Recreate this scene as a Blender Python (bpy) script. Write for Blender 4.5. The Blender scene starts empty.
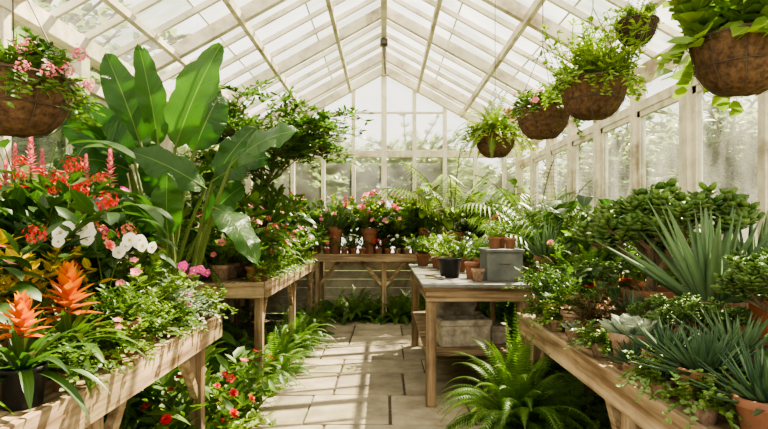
import bpy, math, random
from mathutils import Vector, Matrix, Quaternion
R=random.Random(7)
scene=bpy.context.scene
COL=scene.collection
UP=Vector((0,0,1))
pi=math.pi
# ------------------------------------------------------------ materials
def newmat(name):
    m=bpy.data.materials.new(name); m.use_nodes=True
    nt=m.node_tree; nt.nodes.clear()
    out=nt.nodes.new('ShaderNodeOutputMaterial')
    return m,nt,out
def N(nt,t,**kw):
    n=nt.nodes.new(t)
    for k,v in kw.items():
        if k in n.inputs: n.inputs[k].default_value=v
        else: setattr(n,k,v)
    return n
def rgb(c): return (c[0],c[1],c[2],1)
def leafmat(name,c1,c2,rib=None,rough=.42,trans=.35,vein=0,ribw=.06,tipc=None):
    m,nt,out=newmat(name); L=nt.links.new
    at=N(nt,'ShaderNodeAttribute',attribute_name='rnd')
    mix=N(nt,'ShaderNodeMix',data_type='RGBA'); mix.inputs[6].default_value=rgb(c1); mix.inputs[7].default_value=rgb(c2)
    L(at.outputs['Fac'],mix.inputs[0]); col=mix.outputs[2]
    uv=N(nt,'ShaderNodeUVMap',uv_map='UVMap'); sp=N(nt,'ShaderNodeSeparateXYZ'); L(uv.outputs[0],sp.inputs[0])
    if tipc:
        r=N(nt,'ShaderNodeMapRange'); r.inputs[1].default_value=.5; r.inputs[2].default_value=1.0
        L(sp.outputs[1],r.inputs[0]); m3=N(nt,'ShaderNodeMix',data_type='RGBA'); m3.inputs[7].default_value=rgb(tipc)
        L(r.outputs[0],m3.inputs[0]); L(col,m3.inputs[6]); col=m3.outputs[2]
    s=N(nt,'ShaderNodeMath',operation='SUBTRACT'); s.inputs[1].default_value=.5; L(sp.outputs[0],s.inputs[0])
    a=N(nt,'ShaderNodeMath',operation='ABSOLUTE'); L(s.outputs[0],a.inputs[0])
    if rib:
        r=N(nt,'ShaderNodeMapRange'); r.inputs[1].default_value=0; r.inputs[2].default_value=ribw; r.inputs[3].default_value=.75; r.inputs[4].default_value=0
        L(a.outputs[0],r.inputs[0]); m2=N(nt,'ShaderNodeMix',data_type='RGBA'); m2.inputs[7].default_value=rgb(rib)
        L(r.outputs[0],m2.inputs[0]); L(col,m2.inputs[6]); col=m2.outputs[2]
    p=N(nt,'ShaderNodeBsdfPrincipled',Roughness=rough)
    p.inputs['Specular IOR Level'].default_value=.5
    if vein:
        ad=N(nt,'ShaderNodeMath',operation='MULTIPLY_ADD'); ad.inputs[1].default_value=-.35; L(a.outputs[0],ad.inputs[0]); L(sp.outputs[1],ad.inputs[2])
        mu=N(nt,'ShaderNodeMath',operation='MULTIPLY'); mu.inputs[1].default_value=vein; L(ad.outputs[0],mu.inputs[0])
        cx=N(nt,'ShaderNodeCombineXYZ'); L(mu.outputs[0],cx.inputs[0])
        si=N(nt,'ShaderNodeTexNoise',Scale=1.0,Detail=4); L(cx.outputs[0],si.inputs['Vector'])
        r=N(nt,'ShaderNodeMapRange'); r.inputs[1].default_value=.4; r.inputs[2].default_value=.7; r.inputs[3].default_value=0; r.inputs[4].default_value=.42
        L(si.outputs['Fac'],r.inputs[0]); m4=N(nt,'ShaderNodeMix',data_type='RGBA'); m4.inputs[7].default_value=rgb([x*1.9 for x in c2])
        L(r.outputs[0],m4.inputs[0]); L(col,m4.inputs[6]); col=m4.outputs[2]
        b=N(nt,'ShaderNodeBump',Strength=.7,Distance=.014); L(si.outputs['Fac'],b.inputs['Height']); L(b.outputs[0],p.inputs['Normal'])
    L(col,p.inputs['Base Color'])
    t=N(nt,'ShaderNodeBsdfTranslucent')
    br=N(nt,'ShaderNodeHueSaturation',Saturation=1.1,Value=1.65); L(col,br.inputs['Color']); L(br.outputs[0],t.inputs['Color'])
    ms=N(nt,'ShaderNodeMixShader',Fac=trans); L(p.outputs[0],ms.inputs[1]); L(t.outputs[0],ms.inputs[2]); L(ms.outputs[0],out.inputs[0])
    return m
def noisemat(name,c1,c2,scale=(5,5,5),nscale=6,detail=6,rough=.75,bump=.2,coord='Object',rnd=False,metal=0,ramp=(.35,.65),stain=0,sscale=2.2):
    m,nt,out=newmat(name); L=nt.links.new
    tc=N(nt,'ShaderNodeTexCoord'); mp=N(nt,'ShaderNodeMapping'); mp.inputs['Scale'].default_value=scale
    L(tc.outputs[coord],mp.inputs[0]); n=N(nt,'ShaderNodeTexNoise',Scale=nscale,Detail=detail,Roughness=.62); L(mp.outputs[0],n.inputs['Vector'])
    r=N(nt,'ShaderNodeMapRange'); r.inputs[1].default_value=ramp[0]; r.inputs[2].default_value=ramp[1]; L(n.outputs['Fac'],r.inputs[0])
    mix=N(nt,'ShaderNodeMix',data_type='RGBA'); mix.inputs[6].default_value=rgb(c1); mix.inputs[7].default_value=rgb(c2); L(r.outputs[0],mix.inputs[0])
    col=mix.outputs[2]
    if stain:
        n2=N(nt,'ShaderNodeTexNoise',Scale=sscale,Detail=8,Roughness=.65); L(tc.outputs[coord],n2.inputs['Vector'])
        r2=N(nt,'ShaderNodeMapRange'); r2.inputs[1].default_value=.42; r2.inputs[2].default_value=.62; r2.inputs[3].default_value=1; r2.inputs[4].default_value=1-stain; L(n2.outputs['Fac'],r2.inputs[0])
        h2=N(nt,'ShaderNodeHueSaturation'); L(r2.outputs[0],h2.inputs['Value']); L(col,h2.inputs['Color']); col=h2.outputs[0]
    if rnd:
        at=N(nt,'ShaderNodeAttribute',attribute_name='rnd'); mr=N(nt,'ShaderNodeMapRange'); mr.inputs[3].default_value=.76; mr.inputs[4].default_value=1.18
        L(at.outputs['Fac'],mr.inputs[0]); hs=N(nt,'ShaderNodeHueSaturation'); L(mr.outputs[0],hs.inputs['Value']); L(col,hs.inputs['Color']); col=hs.outputs[0]
    p=N(nt,'ShaderNodeBsdfPrincipled',Roughness=rough,Metallic=metal); p.inputs['Specular IOR Level'].default_value=.3
    L(col,p.inputs['Base Color'])
    if bump:
        b=N(nt,'ShaderNodeBump',Strength=bump,Distance=.01); L(n.outputs['Fac'],b.inputs['Height']); L(b.outputs[0],p.inputs['Normal'])
    L(p.outputs[0],out.inputs[0]); return m
def glassmat(name,haze,tint=(.97,.98,.95),panes=None,blur=0):
    m,nt,out=newmat(name); L=nt.links.new
    tr=N(nt,'ShaderNodeBsdfTransparent',Color=rgb(tint)); tl=N(nt,'ShaderNodeBsdfTranslucent',Color=rgb((.93,.94,.88)))
    gl=N(nt,'ShaderNodeBsdfGlossy',Roughness=.08)
    tc=N(nt,'ShaderNodeTexCoord'); mp=N(nt,'ShaderNodeMapping'); mp.inputs['Scale'].default_value=(1.3,3.0,1.3)
    L(tc.outputs['Object'],mp.inputs[0]); n=N(nt,'ShaderNodeTexNoise',Scale=1.6,Detail=5); L(mp.outputs[0],n.inputs['Vector'])
    r=N(nt,'ShaderNodeMapRange'); r.inputs[1].default_value=.35; r.inputs[2].default_value=.7; r.inputs[3].default_value=haze*.3; r.inputs[4].default_value=haze*1.8
    L(n.outputs['Fac'],r.inputs[0])
    if panes:
        m3=N(nt,'ShaderNodeMapping'); m3.inputs['Location'].default_value=(0,.95,0); L(tc.outputs['Object'],m3.inputs[0])
        sn=N(nt,'ShaderNodeVectorMath',operation='SNAP'); sn.inputs[1].default_value=(.78,.42,50); L(m3.outputs[0],sn.inputs[0])
        wn_=N(nt,'ShaderNodeTexWhiteNoise',noise_dimensions='3D'); L(sn.outputs[0],wn_.inputs['Vector'])
        m5=N(nt,'ShaderNodeMapping'); m5.inputs['Scale'].default_value=(.6,4,1); L(tc.outputs['Object'],m5.inputs[0])
        n3=N(nt,'ShaderNodeTexNoise',Scale=1.4,Detail=8,Roughness=.7); L(m5.outputs[0],n3.inputs['Vector'])
        mu=N(nt,'ShaderNodeMath',operation='MULTIPLY'); L(wn_.outputs['Value'],mu.inputs[0]); L(n3.outputs['Fac'],mu.inputs[1])
        mr=N(nt,'ShaderNodeMapRange'); mr.inputs[1].default_value=.08; mr.inputs[2].default_value=.5; L(mu.outputs[0],mr.inputs[0])
        mx=N(nt,'ShaderNodeMix',data_type='RGBA'); mx.inputs[6].default_value=rgb(tint); mx.inputs[7].default_value=rgb(panes); L(mr.outputs[0],mx.inputs[0]); L(mx.outputs[2],tr.inputs['Color'])
    base=tr
    if blur:
        rf=N(nt,'ShaderNodeBsdfRefraction',Roughness=.3,IOR=1.1,Color=rgb(tint)); bm=N(nt,'ShaderNodeMixShader',Fac=blur); L(tr.outputs[0],bm.inputs[1]); L(rf.outputs[0],bm.inputs[2]); base=bm
    m1=N(nt,'ShaderNodeMixShader'); L(r.outputs[0],m1.inputs[0]); L(base.outputs[0],m1.inputs[1]); L(tl.outputs[0],m1.inputs[2])
    m2=N(nt,'ShaderNodeMixShader',Fac=.03); L(m1.outputs[0],m2.inputs[1]); L(gl.outputs[0],m2.inputs[2]); L(m2.outputs[0],out.inputs[0])
    return m
M={}
M['dark']=leafmat('leaf_dark_green',(.022,.062,.013),(.06,.13,.025),rib=(.11,.19,.05))
M['mid']=leafmat('leaf_mid_green',(.05,.12,.018),(.135,.225,.035),rib=(.2,.3,.08))
M['light']=leafmat('leaf_light_green',(.12,.21,.03),(.24,.34,.055),rib=(.33,.45,.14))
M['lime']=leafmat('leaf_lime',(.2,.31,.035),(.38,.45,.07),rib=(.5,.56,.2))
M['fern']=leafmat('leaf_fern',(.05,.13,.02),(.15,.26,.042),trans=.4)
M['fig']=leafmat('leaf_fig',(.036,.09,.018),(.1,.185,.034),trans=.42)
M['pale']=leafmat('leaf_pale_outdoor',(.09,.14,.055),(.24,.3,.13),trans=.4)
M['silver']=leafmat('leaf_silver',(.22,.31,.19),(.34,.42,.27),trans=.15,rough=.6)
M['jade']=leafmat('leaf_jade',(.075,.16,.033),(.19,.29,.068),rough=.28,trans=.22)
M['agave']=leafmat('leaf_agave',(.11,.2,.09),(.2,.3,.14),rough=.45,trans=.15,rib=(.2,.3,.15),ribw=.2)
M['aloe']=leafmat('leaf_aloe',(.035,.085,.04),(.085,.15,.065),rough=.45,trans=.08)
M['croton']=leafmat('leaf_croton',(.4,.35,.02),(.62,.42,.02),rib=(.75,.6,.1),ribw=.12)
M['crotonred']=leafmat('leaf_croton_red',(.07,.15,.03),(.45,.09,.04),rib=(.6,.25,.1),ribw=.1)
M['burg']=leafmat('leaf_burgundy',(.07,.08,.03),(.17,.06,.04))
M['banana']=leafmat('leaf_banana',(.018,.068,.011),(.05,.128,.021),rib=(.24,.35,.1),ribw=.022,vein=120,trans=.34,rough=.24)
M['ech']=leafmat('leaf_echeveria',(.2,.34,.22),(.3,.42,.28),rough=.5,trans=.1,tipc=(.36,.38,.28))
M['stem']=noisemat('plant_stem',(.09,.15,.03),(.16,.2,.06),nscale=20,rough=.6)
M['bark']=noisemat('bark',(.13,.09,.055),(.25,.18,.11),scale=(8,8,2),nscale=6,bump=.6)
def pet(n,a,b,tip=None): return leafmat(n,a,b,rough=.5,trans=.3,tipc=tip)
M['p_orange']=pet('petal_orange',(.5,.1,.002),(.62,.17,.003),(.62,.21,.01))
M['p_red']=pet('petal_red',(.55,.025,.03),(.7,.06,.06))
M['p_pink']=pet('petal_pink',(.7,.15,.23),(.82,.3,.37))
M['p_coral']=pet('petal_coral',(.7,.12,.1),(.8,.24,.2),(.82,.35,.28))
M['p_mag']=pet('petal_magenta',(.58,.05,.3),(.72,.12,.42))
M['p_white']=pet('petal_white',(.82,.82,.76),(.92,.9,.86))
M['p_yel']=pet('petal_yellow',(.8,.6,.08),(.85,.7,.15))
M['centre']=noisemat('flower_centre',(.7,.5,.08),(.8,.6,.15),nscale=30,bump=.2)
M['terra']=noisemat('terracotta',(.27,.12,.07),(.4,.19,.115),scale=(1,1,1),nscale=3,rough=.85,bump=.15,stain=.35,sscale=3)
M['terra_old']=noisemat('weathered_terracotta',(.25,.14,.09),(.44,.31,.22),scale=(1,1,1),nscale=2.2,rough=.9,bump=.2,stain=.35,sscale=3)
M['black']=noisemat('black_plastic',(.012,.013,.013),(.03,.03,.03),nscale=4,rough=.45,bump=.03)
M['soil']=noisemat('potting_soil',(.03,.02,.012),(.09,.055,.035),nscale=14,bump=1,rough=1)
M['ground']=noisemat('bare_soil_gravel',(.05,.04,.028),(.13,.105,.075),nscale=9,bump=1,rough=1,detail=9)
M['grass']=noisemat('grass',(.12,.2,.05),(.25,.34,.1),nscale=3,bump=.5,rough=1)
M['paint']=noisemat('cream_painted_timber',(.54,.47,.36),(.82,.77,.65),scale=(1,1,1),nscale=3,rough=.6,bump=.1,ramp=(.3,.5),stain=.18)
M['paint_worn']=noisemat('worn_cream_timber',(.42,.33,.23),(.78,.71,.58),scale=(1,1,1),nscale=3,rough=.7,bump=.15,ramp=(.32,.48),stain=.28,sscale=5)
for ax,sc in (('x',(.8,14,14)),('y',(14,.8,14)),('z',(14,14,.8))):
    M['wood'+ax]=noisemat('weathered_wood_'+ax,(.2,.125,.065),(.56,.42,.27),scale=sc,nscale=1.6,rough=.75,bump=.4,detail=9,ramp=(.38,.62),stain=.4)
    M['oldwood'+ax]=noisemat('old_brown_wood_'+ax,(.13,.08,.045),(.42,.3,.18),scale=sc,nscale=1.6,rough=.8,bump=.4,detail=9,ramp=(.38,.62),stain=.4)
M['stone']=noisemat('flagstone',(.24,.195,.14),(.43,.36,.265),scale=(1,1,1),nscale=4,detail=12,rough=.8,bump=.5,rnd=True,ramp=(.3,.6),stain=.26,sscale=1.8)
M['tabletop']=noisemat('weathered_grey_tabletop',(.1,.095,.085),(.27,.26,.23),scale=(1,1,1),nscale=4,detail=9,rough=.42,bump=.1,stain=.3,sscale=3)
M['coir']=noisemat('coir_liner',(.07,.038,.022),(.19,.11,.06),scale=(9,9,9),nscale=5,bump=.6,rough=1,stain=.3,sscale=6)
M['wire']=noisemat('dark_wire',(.07,.06,.05),(.14,.12,.1),nscale=5,rough=.5,bump=0,metal=.6)
M['boxgrey']=noisemat('grey_green_metal',(.09,.1,.09),(.2,.21,.19),scale=(1,1,1),nscale=4,rough=.55,bump=.08,stain=.2)
M['burlap']=noisemat('burlap',(.36,.29,.2),(.56,.47,.34),scale=(40,40,40),nscale=2,bump=.5,rough=1)
M['concrete']=noisemat('aged_stone',(.28,.24,.18),(.6,.53,.42),scale=(1,1,1),nscale=9,bump=.9,rough=.95,stain=.4,sscale=7)
M['steel']=noisemat('steel',(.35,.36,.36),(.5,.5,.5),nscale=5,rough=.35,bump=0,metal=.9)
M['glassroof']=glassmat('roof_glass',.12,panes=(.52,.58,.46))
M['glass']=glassmat('window_glass',.08)
M['glassback']=glassmat('gable_glass',.05,blur=.35)
# ------------------------------------------------------------ mesh builder
class MB:
    def __init__(s): s.v=[];s.f=[];s.m=[];s.r=[];s.uv=[]
    def face(s,idx,uv,m=0,r=.5):
        s.f.append(idx); s.m.append(m); s.r.append(r); s.uv.extend(uv)
    def leaf(s,p,d,L,W,prof,droop=0.,fold=.2,segs=6,m=0,r=.5,roll=0.,fat=0.,curl=0.):
        p=Vector(p); d=Vector(d).normalized(); side=d.cross(UP)
        if side.length<1e-3: side=Vector((1,0,0))
        side.normalize()
        if roll: side.rotate(Quaternion(d,roll))
        n0=len(s.v); st=L/segs; k=4 if fat else 3
        for i in range(segs+1):
            t=i/segs; w=max(W*.5*prof(t),W*.01); nor=side.cross(d)
            s.v.append(p-side*w+nor*(fold*w)); s.v.append(p.copy()); s.v.append(p+side*w+nor*(fold*w))
            if fat: s.v.append(p-nor*(fat*w))
            d=(d+Vector((0,0,-droop/segs))+nor*(curl/segs)).normalized(); side=(side-d*side.dot(d)).normalized()
            p=p+d*st
        us=(0,.5,1,.5)
        for i in range(segs):
            a=n0+i*k; b=a+k; t0=i/segs; t1=(i+1)/segs
            for j in range(k if fat else 2):
                j2=(j+1)%k
                s.face((a+j,a+j2,b+j2,b+j),((us[j],t0),(us[j2],t0),(us[j2],t1),(us[j],t1)),m,r)
        return p
    def mini(s,p,d,nor,L,W,m=0,r=.5,fold=.15):
        side=d.cross(nor)
        if side.length<1e-4: side=d.cross(Vector((.3,.9,.1)))
        side.normalize(); nn=side.cross(d); n=len(s.v); f=nn*(fold*W)
        s.v+= [p,p+d*(.28*L)-side*(W*.46)+f,p+d*(.7*L)-side*(W*.4)+f,p+d*L,p+d*(.7*L)+side*(W*.4)+f,p+d*(.28*L)+side*(W*.46)+f]
        s.face((n,n+1,n+2,n+3),((.5,0),(0,.3),(0,.7),(.5,1)),m,r); s.face((n,n+3,n+4,n+5),((.5,0),(.5,1),(1,.7),(1,.3)),m,r)
    def pinna(s,p,d,nor,L,W,m=0,r=.5):
        side=d.cross(nor).normalized(); n=len(s.v); e=p+d*L+Vector((0,0,-.12*L))
        s.v+=[p-side*(W*.5),p+side*(W*.5),p+d*(.6*L)+side*(W*.3),e,p+d*(.6*L)-side*(W*.3)]
        s.face((n,n+1,n+2,n+3,n+4),((0,0),(1,0),(1,.6),(.5,1),(0,.6)),m,r)
    def tube(s,pts,rad,k=4,m=1):
        n0=len(s.v); pts=[Vector(p) for p in pts]; n=len(pts)
        if not hasattr(rad,'__len__'): rad=[rad]*n
        for i,p in enumerate(pts):
            d=(pts[min(i+1,n-1)]-pts[max(i-1,0)]).normalized(); a=d.cross(UP)
            if a.length<.05: a=d.cross(Vector((0,1,0)))
            a.normalize(); b=a.cross(d)
            for j in range(k):
                t=2*pi*j/k; s.v.append(p+(a*math.cos(t)+b*math.sin(t))*rad[i])
        for i in range(n-1):
            for j in range(k):
                j2=(j+1)%k; a=n0+i*k; b=a+k
                s.face((a+j,a+j2,b+j2,b+j),((.5,.5),)*4,m,.5)
    def lathe(s,prof,k=28,m=0,c=(0,0,0)):
        n0=len(s.v)
        for r,z in prof:
            for j in range(k):
                t=2*pi*j/k; s.v.append(Vector((c[0]+r*math.cos(t),c[1]+r*math.sin(t),c[2]+z)))
        for i in range(len(prof)-1):
            for j in range(k):
                j2=(j+1)%k; a=n0+i*k; b=a+k
                s.face((a+j,a+j2,b+j2,b+j),((.5,.5),)*4,m,.5)
    def box(s,x0,x1,y0,y1,z0,z1,m=0,r=.5):
        n=len(s.v)
        s.v+=[Vector(c) for c in((x0,y0,z0),(x1,y0,z0),(x1,y1,z0),(x0,y1,z0),(x0,y0,z1),(x1,y0,z1),(x1,y1,z1),(x0,y1,z1))]
        for q in((0,3,2,1),(4,5,6,7),(0,1,5,4),(1,2,6,5),(2,3,7,6),(3,0,4,7)): s.face(tuple(n+i for i in q),((0,0),(1,0),(1,1),(0,1)),m,r)
    def slab(s,x0,x1,y0,y1,z0,z1,rr,m=0,r=.5):
        n=len(s.v); j=lambda:rr.uniform(-.005,.005); c=.016
        ring=[(x0+c,y0+j()),(x1-c,y0+j()),(x1+j(),y0+c),(x1+j(),y1-c),(x1-c,y1+j()),(x0+c,y1+j()),(x0+j(),y1-c),(x0+j(),y0+c)]
        for z in(z0,z1): s.v+=[Vector((a,b,z)) for a,b in ring]
        s.face(tuple(n+8+i for i in range(8)),((0,0),)*8,m,r)
        for i in range(8): k=(i+1)%8; s.face((n+i,n+k,n+8+k,n+8+i),((0,0),)*4,m,r)
    def beam(s,p0,p1,w,h,m=0,up=UP):
        p0=Vector(p0);p1=Vector(p1); d=(p1-p0).normalized(); sd=d.cross(Vector(up))
        if sd.length<1e-3: sd=d.cross(Vector((0,1,0)))
        sd.normalize(); u=sd.cross(d); n=len(s.v)
        for p in(p0,p1):
            for a,b in((-1,-1),(1,-1),(1,1),(-1,1)): s.v.append(p+sd*(a*w/2)+u*(b*h/2))
        for q in((0,1,2,3),(7,6,5,4),(0,4,5,1),(1,5,6,2),(2,6,7,3),(3,7,4,0)): s.face(tuple(n+i for i in q),((0,0),(1,0),(1,1),(0,1)),m,.5)
    def mesh(s,name,mats,smooth=True):
        me=bpy.data.meshes.new(name); me.from_pydata([tuple(v) for v in s.v],[],s.f)
        for m in mats: me.materials.append(M[m])
        me.polygons.foreach_set('material_index',s.m)
        uvl=me.uv_layers.new(name='UVMap'); flat=[c for u in s.uv for c in u]; uvl.data.foreach_set('uv',flat)
        at=me.attributes.new('rnd','FLOAT','FACE'); at.data.foreach_set('value',s.r)
        me.polygons.foreach_set('use_smooth',[smooth]*len(s.f)); me.update(); return me
def obj(name,me,parent=None,loc=(0,0,0),rot=None,scale=None,mat=None,label=None,bevel=0):
    o=bpy.data.objects.new(name,me); COL.objects.link(o); o.location=loc
    if rot is not None:
        if isinstance(rot,Quaternion): o.rotation_mode='QUATERNION'; o.rotation_quaternion=rot
        else: o.rotation_euler=rot
    if scale is not None: o.scale=scale if hasattr(scale,'__len__') else (scale,)*3
    if parent: o.parent=parent
    if mat and o.material_slots: o.material_slots[0].link='OBJECT'; o.material_slots[0].material=M[mat]
    if label: o['label']=label
    if bevel:
        b=o.modifiers.new('bevel','BEVEL'); b.width=bevel; b.segments=2; b.limit_method='ANGLE'
    return o
def thing(name,label,cat,loc,rotz=0,group=None):
    e=obj(name,None,loc=loc,rot=(0,0,rotz)); e.empty_display_size=.1; e['label']=label; e['category']=cat
    if group: e['group']=group
    return e
def struct(name,mb,mats,label,smooth=False,bevel=0,cat='greenhouse frame'):
    o=obj(name,mb.mesh(name,mats,smooth),bevel=bevel); o['kind']='structure'; o['label']=label; o['category']=cat; return o
# profiles
p_strap=lambda t: (.75+.25*min(t*4,1))*(1 if t<.55 else max(0,1-((t-.55)/.45)**1.7))
p_lance=lambda t: math.sin(pi*min(1,t)**.75)**.9 if 0<t<1 else 0
p_oval=lambda t: math.sin(pi*t**.9)**.55 if 0<t<1 else 0
p_agave=lambda t: (.75+.7*t if t<.35 else 1-((t-.35)/.65)**1.3) if t<1 else 0
p_grass=lambda t: 1-t**2
p_spat=lambda t: (.45+.55*math.sin(min(t,.95)*pi*.62)) if t<.9 else (1-(t-.9)*9.5)*.95
F={}; T={}
def g_rosette(key,seed,n,L,W,prof,e0,e1,droop,fold=.3,segs=6,fat=0,mats=('mid','stem'),ljit=.15,inner=.6,curl=0,core=0.01,zr=0.0):
    r=random.Random(seed); mb=MB()
    for i in range(n):
        t=i/max(1,n-1); az=i*2.39996+r.uniform(-.15,.15); el=math.radians(e0+(e1-e0)*t+r.uniform(-6,6))
        l=L*(1-(1-inner)*t)*(1+r.uniform(-ljit,ljit)); d=Vector((math.cos(az)*math.cos(el),math.sin(az)*math.cos(el),math.sin(el)))
        p=Vector((math.cos(az)*core,math.sin(az)*core,zr*t))
        mb.leaf(p,d,l,W*(1-.35*t if inner<1 else 1),prof,droop*(1-.5*t),fold,segs,0,r.random(),0,fat,curl)
    F[key]=mb.mesh(key,mats); T[key]=[Vector((0,0,L*.35))]
def frond(mb,r,p,d,L,droop,n,ll,lw,gap=.1,tilt=1.,lift=0,rr=.0025,kind='pinna'):
    path=[];side=d.cross(UP)
    if side.length<.02: side=Vector((1,0,0))
    side.normalize(); st=L/n; rnd=r.random()
    side=(side+UP*r.uniform(-.3,.3)).normalized()
    for i in range(n+1):
        t=i/n; path.append(p.copy())
        if t>gap:
            u=(t-gap)/(1-gap); w=math.sin(pi*min(1,.14+.86*u)**.75)**.8 if u<1 else .08
            nor=side.cross(d).normalized()
            for sg in(-1,1):
                ld=(side*sg*tilt+d*(.15+.45*u)+nor*lift+Vector((0,0,-.15))).normalized(); q=min(1,max(0,rnd+r.uniform(-.3,.3)))
                if kind=='pinna': mb.pinna(p.copy(),ld,nor,ll*w*r.uniform(.85,1.1),lw*(.6+.4*w),0,q)
                else: mb.leaf(p.copy(),ld,ll*w*r.uniform(.88,1.1),lw,p_grass,.9,.2,3,0,q)
        d=(d+Vector((0,0,-droop/n*(.5+t)))).normalized(); side=(side-d*side.dot(d)).normalized(); p=p+d*st
    mb.tube(path[::2]+[path[-1]],rr,3,1)
    return p
def g_fern(key,seed,nf,L,e0,e1,droop,n=24,ll=.06,lw=.014,mats=('fern','stem'),tilt=1.,rr=.002,kind='pinna',gap=.1):
    r=random.Random(seed); mb=MB()
    for i in range(nf):
        t=i/nf; az=i*2.39996+r.uniform(-.3,.3); el=math.radians(e0+(e1-e0)*t+r.uniform(-8,8))
        d=Vector((math.cos(az)*math.cos(el),math.sin(az)*math.cos(el),math.sin(el)))
        frond(mb,r,Vector((math.cos(az)*.02,math.sin(az)*.02,0)),d,L*r.uniform(.7,1.1),droop*r.uniform(.8,1.25),n,ll,lw,gap=gap,tilt=tilt,rr=rr,kind=kind)
    F[key]=mb.mesh(key,mats,kind!='pinna'); T[key]=[]
def g_bush(key,seed,nb,H,tilt,ll,lw,steps=9,lps=3,start=.3,droop=.3,mats=('mid','stem'),sr=.003,jit=.25,sub=0):
    r=random.Random(seed); mb=MB(); tips=[]
    def branch(p,d,L,steps,start,rad,level):
        pts=[p.copy()]
        for i in range(steps):
            t=(i+1)/steps; d=(d+Vector((r.uniform(-jit,jit),r.uniform(-jit,jit),r.uniform(-jit,jit)*.6-droop/steps))).normalized()
            p=p+d*(L/steps); pts.append(p.copy())
            if t>start:
                for k in range(lps):
                    az=r.uniform(0,2*pi); o=Vector((math.cos(az),math.sin(az),r.uniform(-.2,.7)))
                    ld=(o+d*.5).normalized(); nor=(UP+Vector((r.uniform(-.5,.5),r.uniform(-.5,.5),0))).normalized()
                    s=r.uniform(.7,1.15); mb.mini(p+ld*.004,ld,nor,ll*s,lw*s,0,r.random(),.12)
            if sub and level==0 and i>=steps//3:
                for _ in range(sub):
                    az=r.uniform(0,2*pi); bd=(d*.6+Vector((math.cos(az),math.sin(az),r.uniform(-.1,.6)))).normalized()
                    branch(p.copy(),bd,L*.38*r.uniform(.7,1.2),5,.15,rad*.5,1)
        mb.tube(pts,[rad*(1-.6*i/steps) for i in range(steps+1)],3,1)
        tips.append(p.copy()+d*ll*.3)
    for i in range(nb):
        az=i*2.39996+r.uniform(-.4,.4); tl=tilt*math.sqrt((i+.5)/nb)*r.uniform(.8,1.2)
        d=Vector((math.cos(az)*tl,math.sin(az)*tl,1)).normalized()
        branch(Vector((math.cos(az)*.015,math.sin(az)*.015,0)),d,H*r.uniform(.75,1.08),steps,start,sr,0)
    F[key]=mb.mesh(key,mats); T[key]=tips
def g_jade(key,seed,H=.5):
    """branching succulent shrub: thick forked stems with clusters of fleshy rounded leaves"""
    r=random.Random(seed); mb=MB()
    def fat(p,d,L,W):
        side=d.cross(UP)
        if side.length<.05: side=Vector((1,0,0))
        side.normalize(); nor=side.cross(d).normalized(); n=len(mb.v)
        for a in range(7):
            t=2*pi*a/7; mb.v.append(p+d*(L*.52-L*.48*math.cos(t))+side*(W*.5*math.sin(t)))
        mb.v.append(p+d*L*.5+nor*(.16*W)); mb.v.append(p+d*L*.5-nor*(.2*W)); q=r.random()
        for a in range(7):
            b=(a+1)%7; mb.face((n+a,n+b,n+7),((.2,.5),)*3,0,q); mb.face((n+b,n+a,n+8),((.2,.5),)*3,0,q)
    def br(p,d,L,rad,lv):
        q=p+d*L; mid=(p+q)/2+Vector((r.uniform(-.1,.1),r.uniform(-.1,.1),0))*L
        mb.tube([p,mid,q],[rad,rad*.9,rad*.75],6,1)
        if lv>=2:
            for k in range(3):
                pp=q+d*(.016*k-.03)
                for j in range(4):
                    a=j*2.4+k*.7+r.uniform(-.3,.3); o=(Vector((math.cos(a),math.sin(a),.05+.35*k))+d*.3).normalized(); fat(pp,o,.047*r.uniform(.75,1.15),.037*r.uniform(.8,1.1))
        if lv<4:
            for k in range(3 if lv else 7):
                if lv: a=r.uniform(0,2*pi) if lv>1 else k*2*pi/3+r.uniform(-.4,.4); dd=(d*1.1+Vector((math.cos(a),math.sin(a),.1))*.8).normalized()
                else: a=k*2*pi/6; w=[1.1,.5][k%2]*(0 if k==6 else 1); dd=Vector((math.cos(a)*w,math.sin(a)*w,.85)).normalized()
                br(q,dd,L*(.7 if lv else 1.75)*r.uniform(.75,1.2),rad*.64,lv+1)
    br(Vector((0,0,0)),UP,H*.17,.026,0)
    F[key]=mb.mesh(key,('jade','bark')); T[key]=[]
def g_broad(key,seed,n,H,L,W,spread=.9,prof=p_oval,mats=('dark','stem'),droop=1.6,fold=.15,segs=6,hmin=.35):
    r=random.Random(seed); mb=MB(); tips=[]
    for i in range(n):
        t=(i+.5)/n; az=i*2.39996+r.uniform(-.3,.3); h=H*(1-(1-hmin)*t)*r.uniform(.85,1.1)
        out=Vector((math.cos(az),math.sin(az),0)); rad=spread*h*(.25+.75*t)
        p0=Vector((0,0,0)); p2=out*rad+UP*h; p1=out*rad*.35+UP*h*.7
        pts=[p0*(1-u)**2+p1*2*u*(1-u)+p2*u*u for u in(0,.25,.5,.75,1)]
        mb.tube(pts,[.006,.005,.004,.003,.003],4,1)
        d=(out*.9+UP*.35).normalized(); mb.leaf(p2,d,L*r.uniform(.8,1.15),W*r.uniform(.85,1.1),prof,droop*r.uniform(.6,1.2),fold,segs,0,r.random(),r.uniform(-.3,.3))
        tips.append(p2+UP*.03)
    F[key]=mb.mesh(key,mats); T[key]=tips
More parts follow.
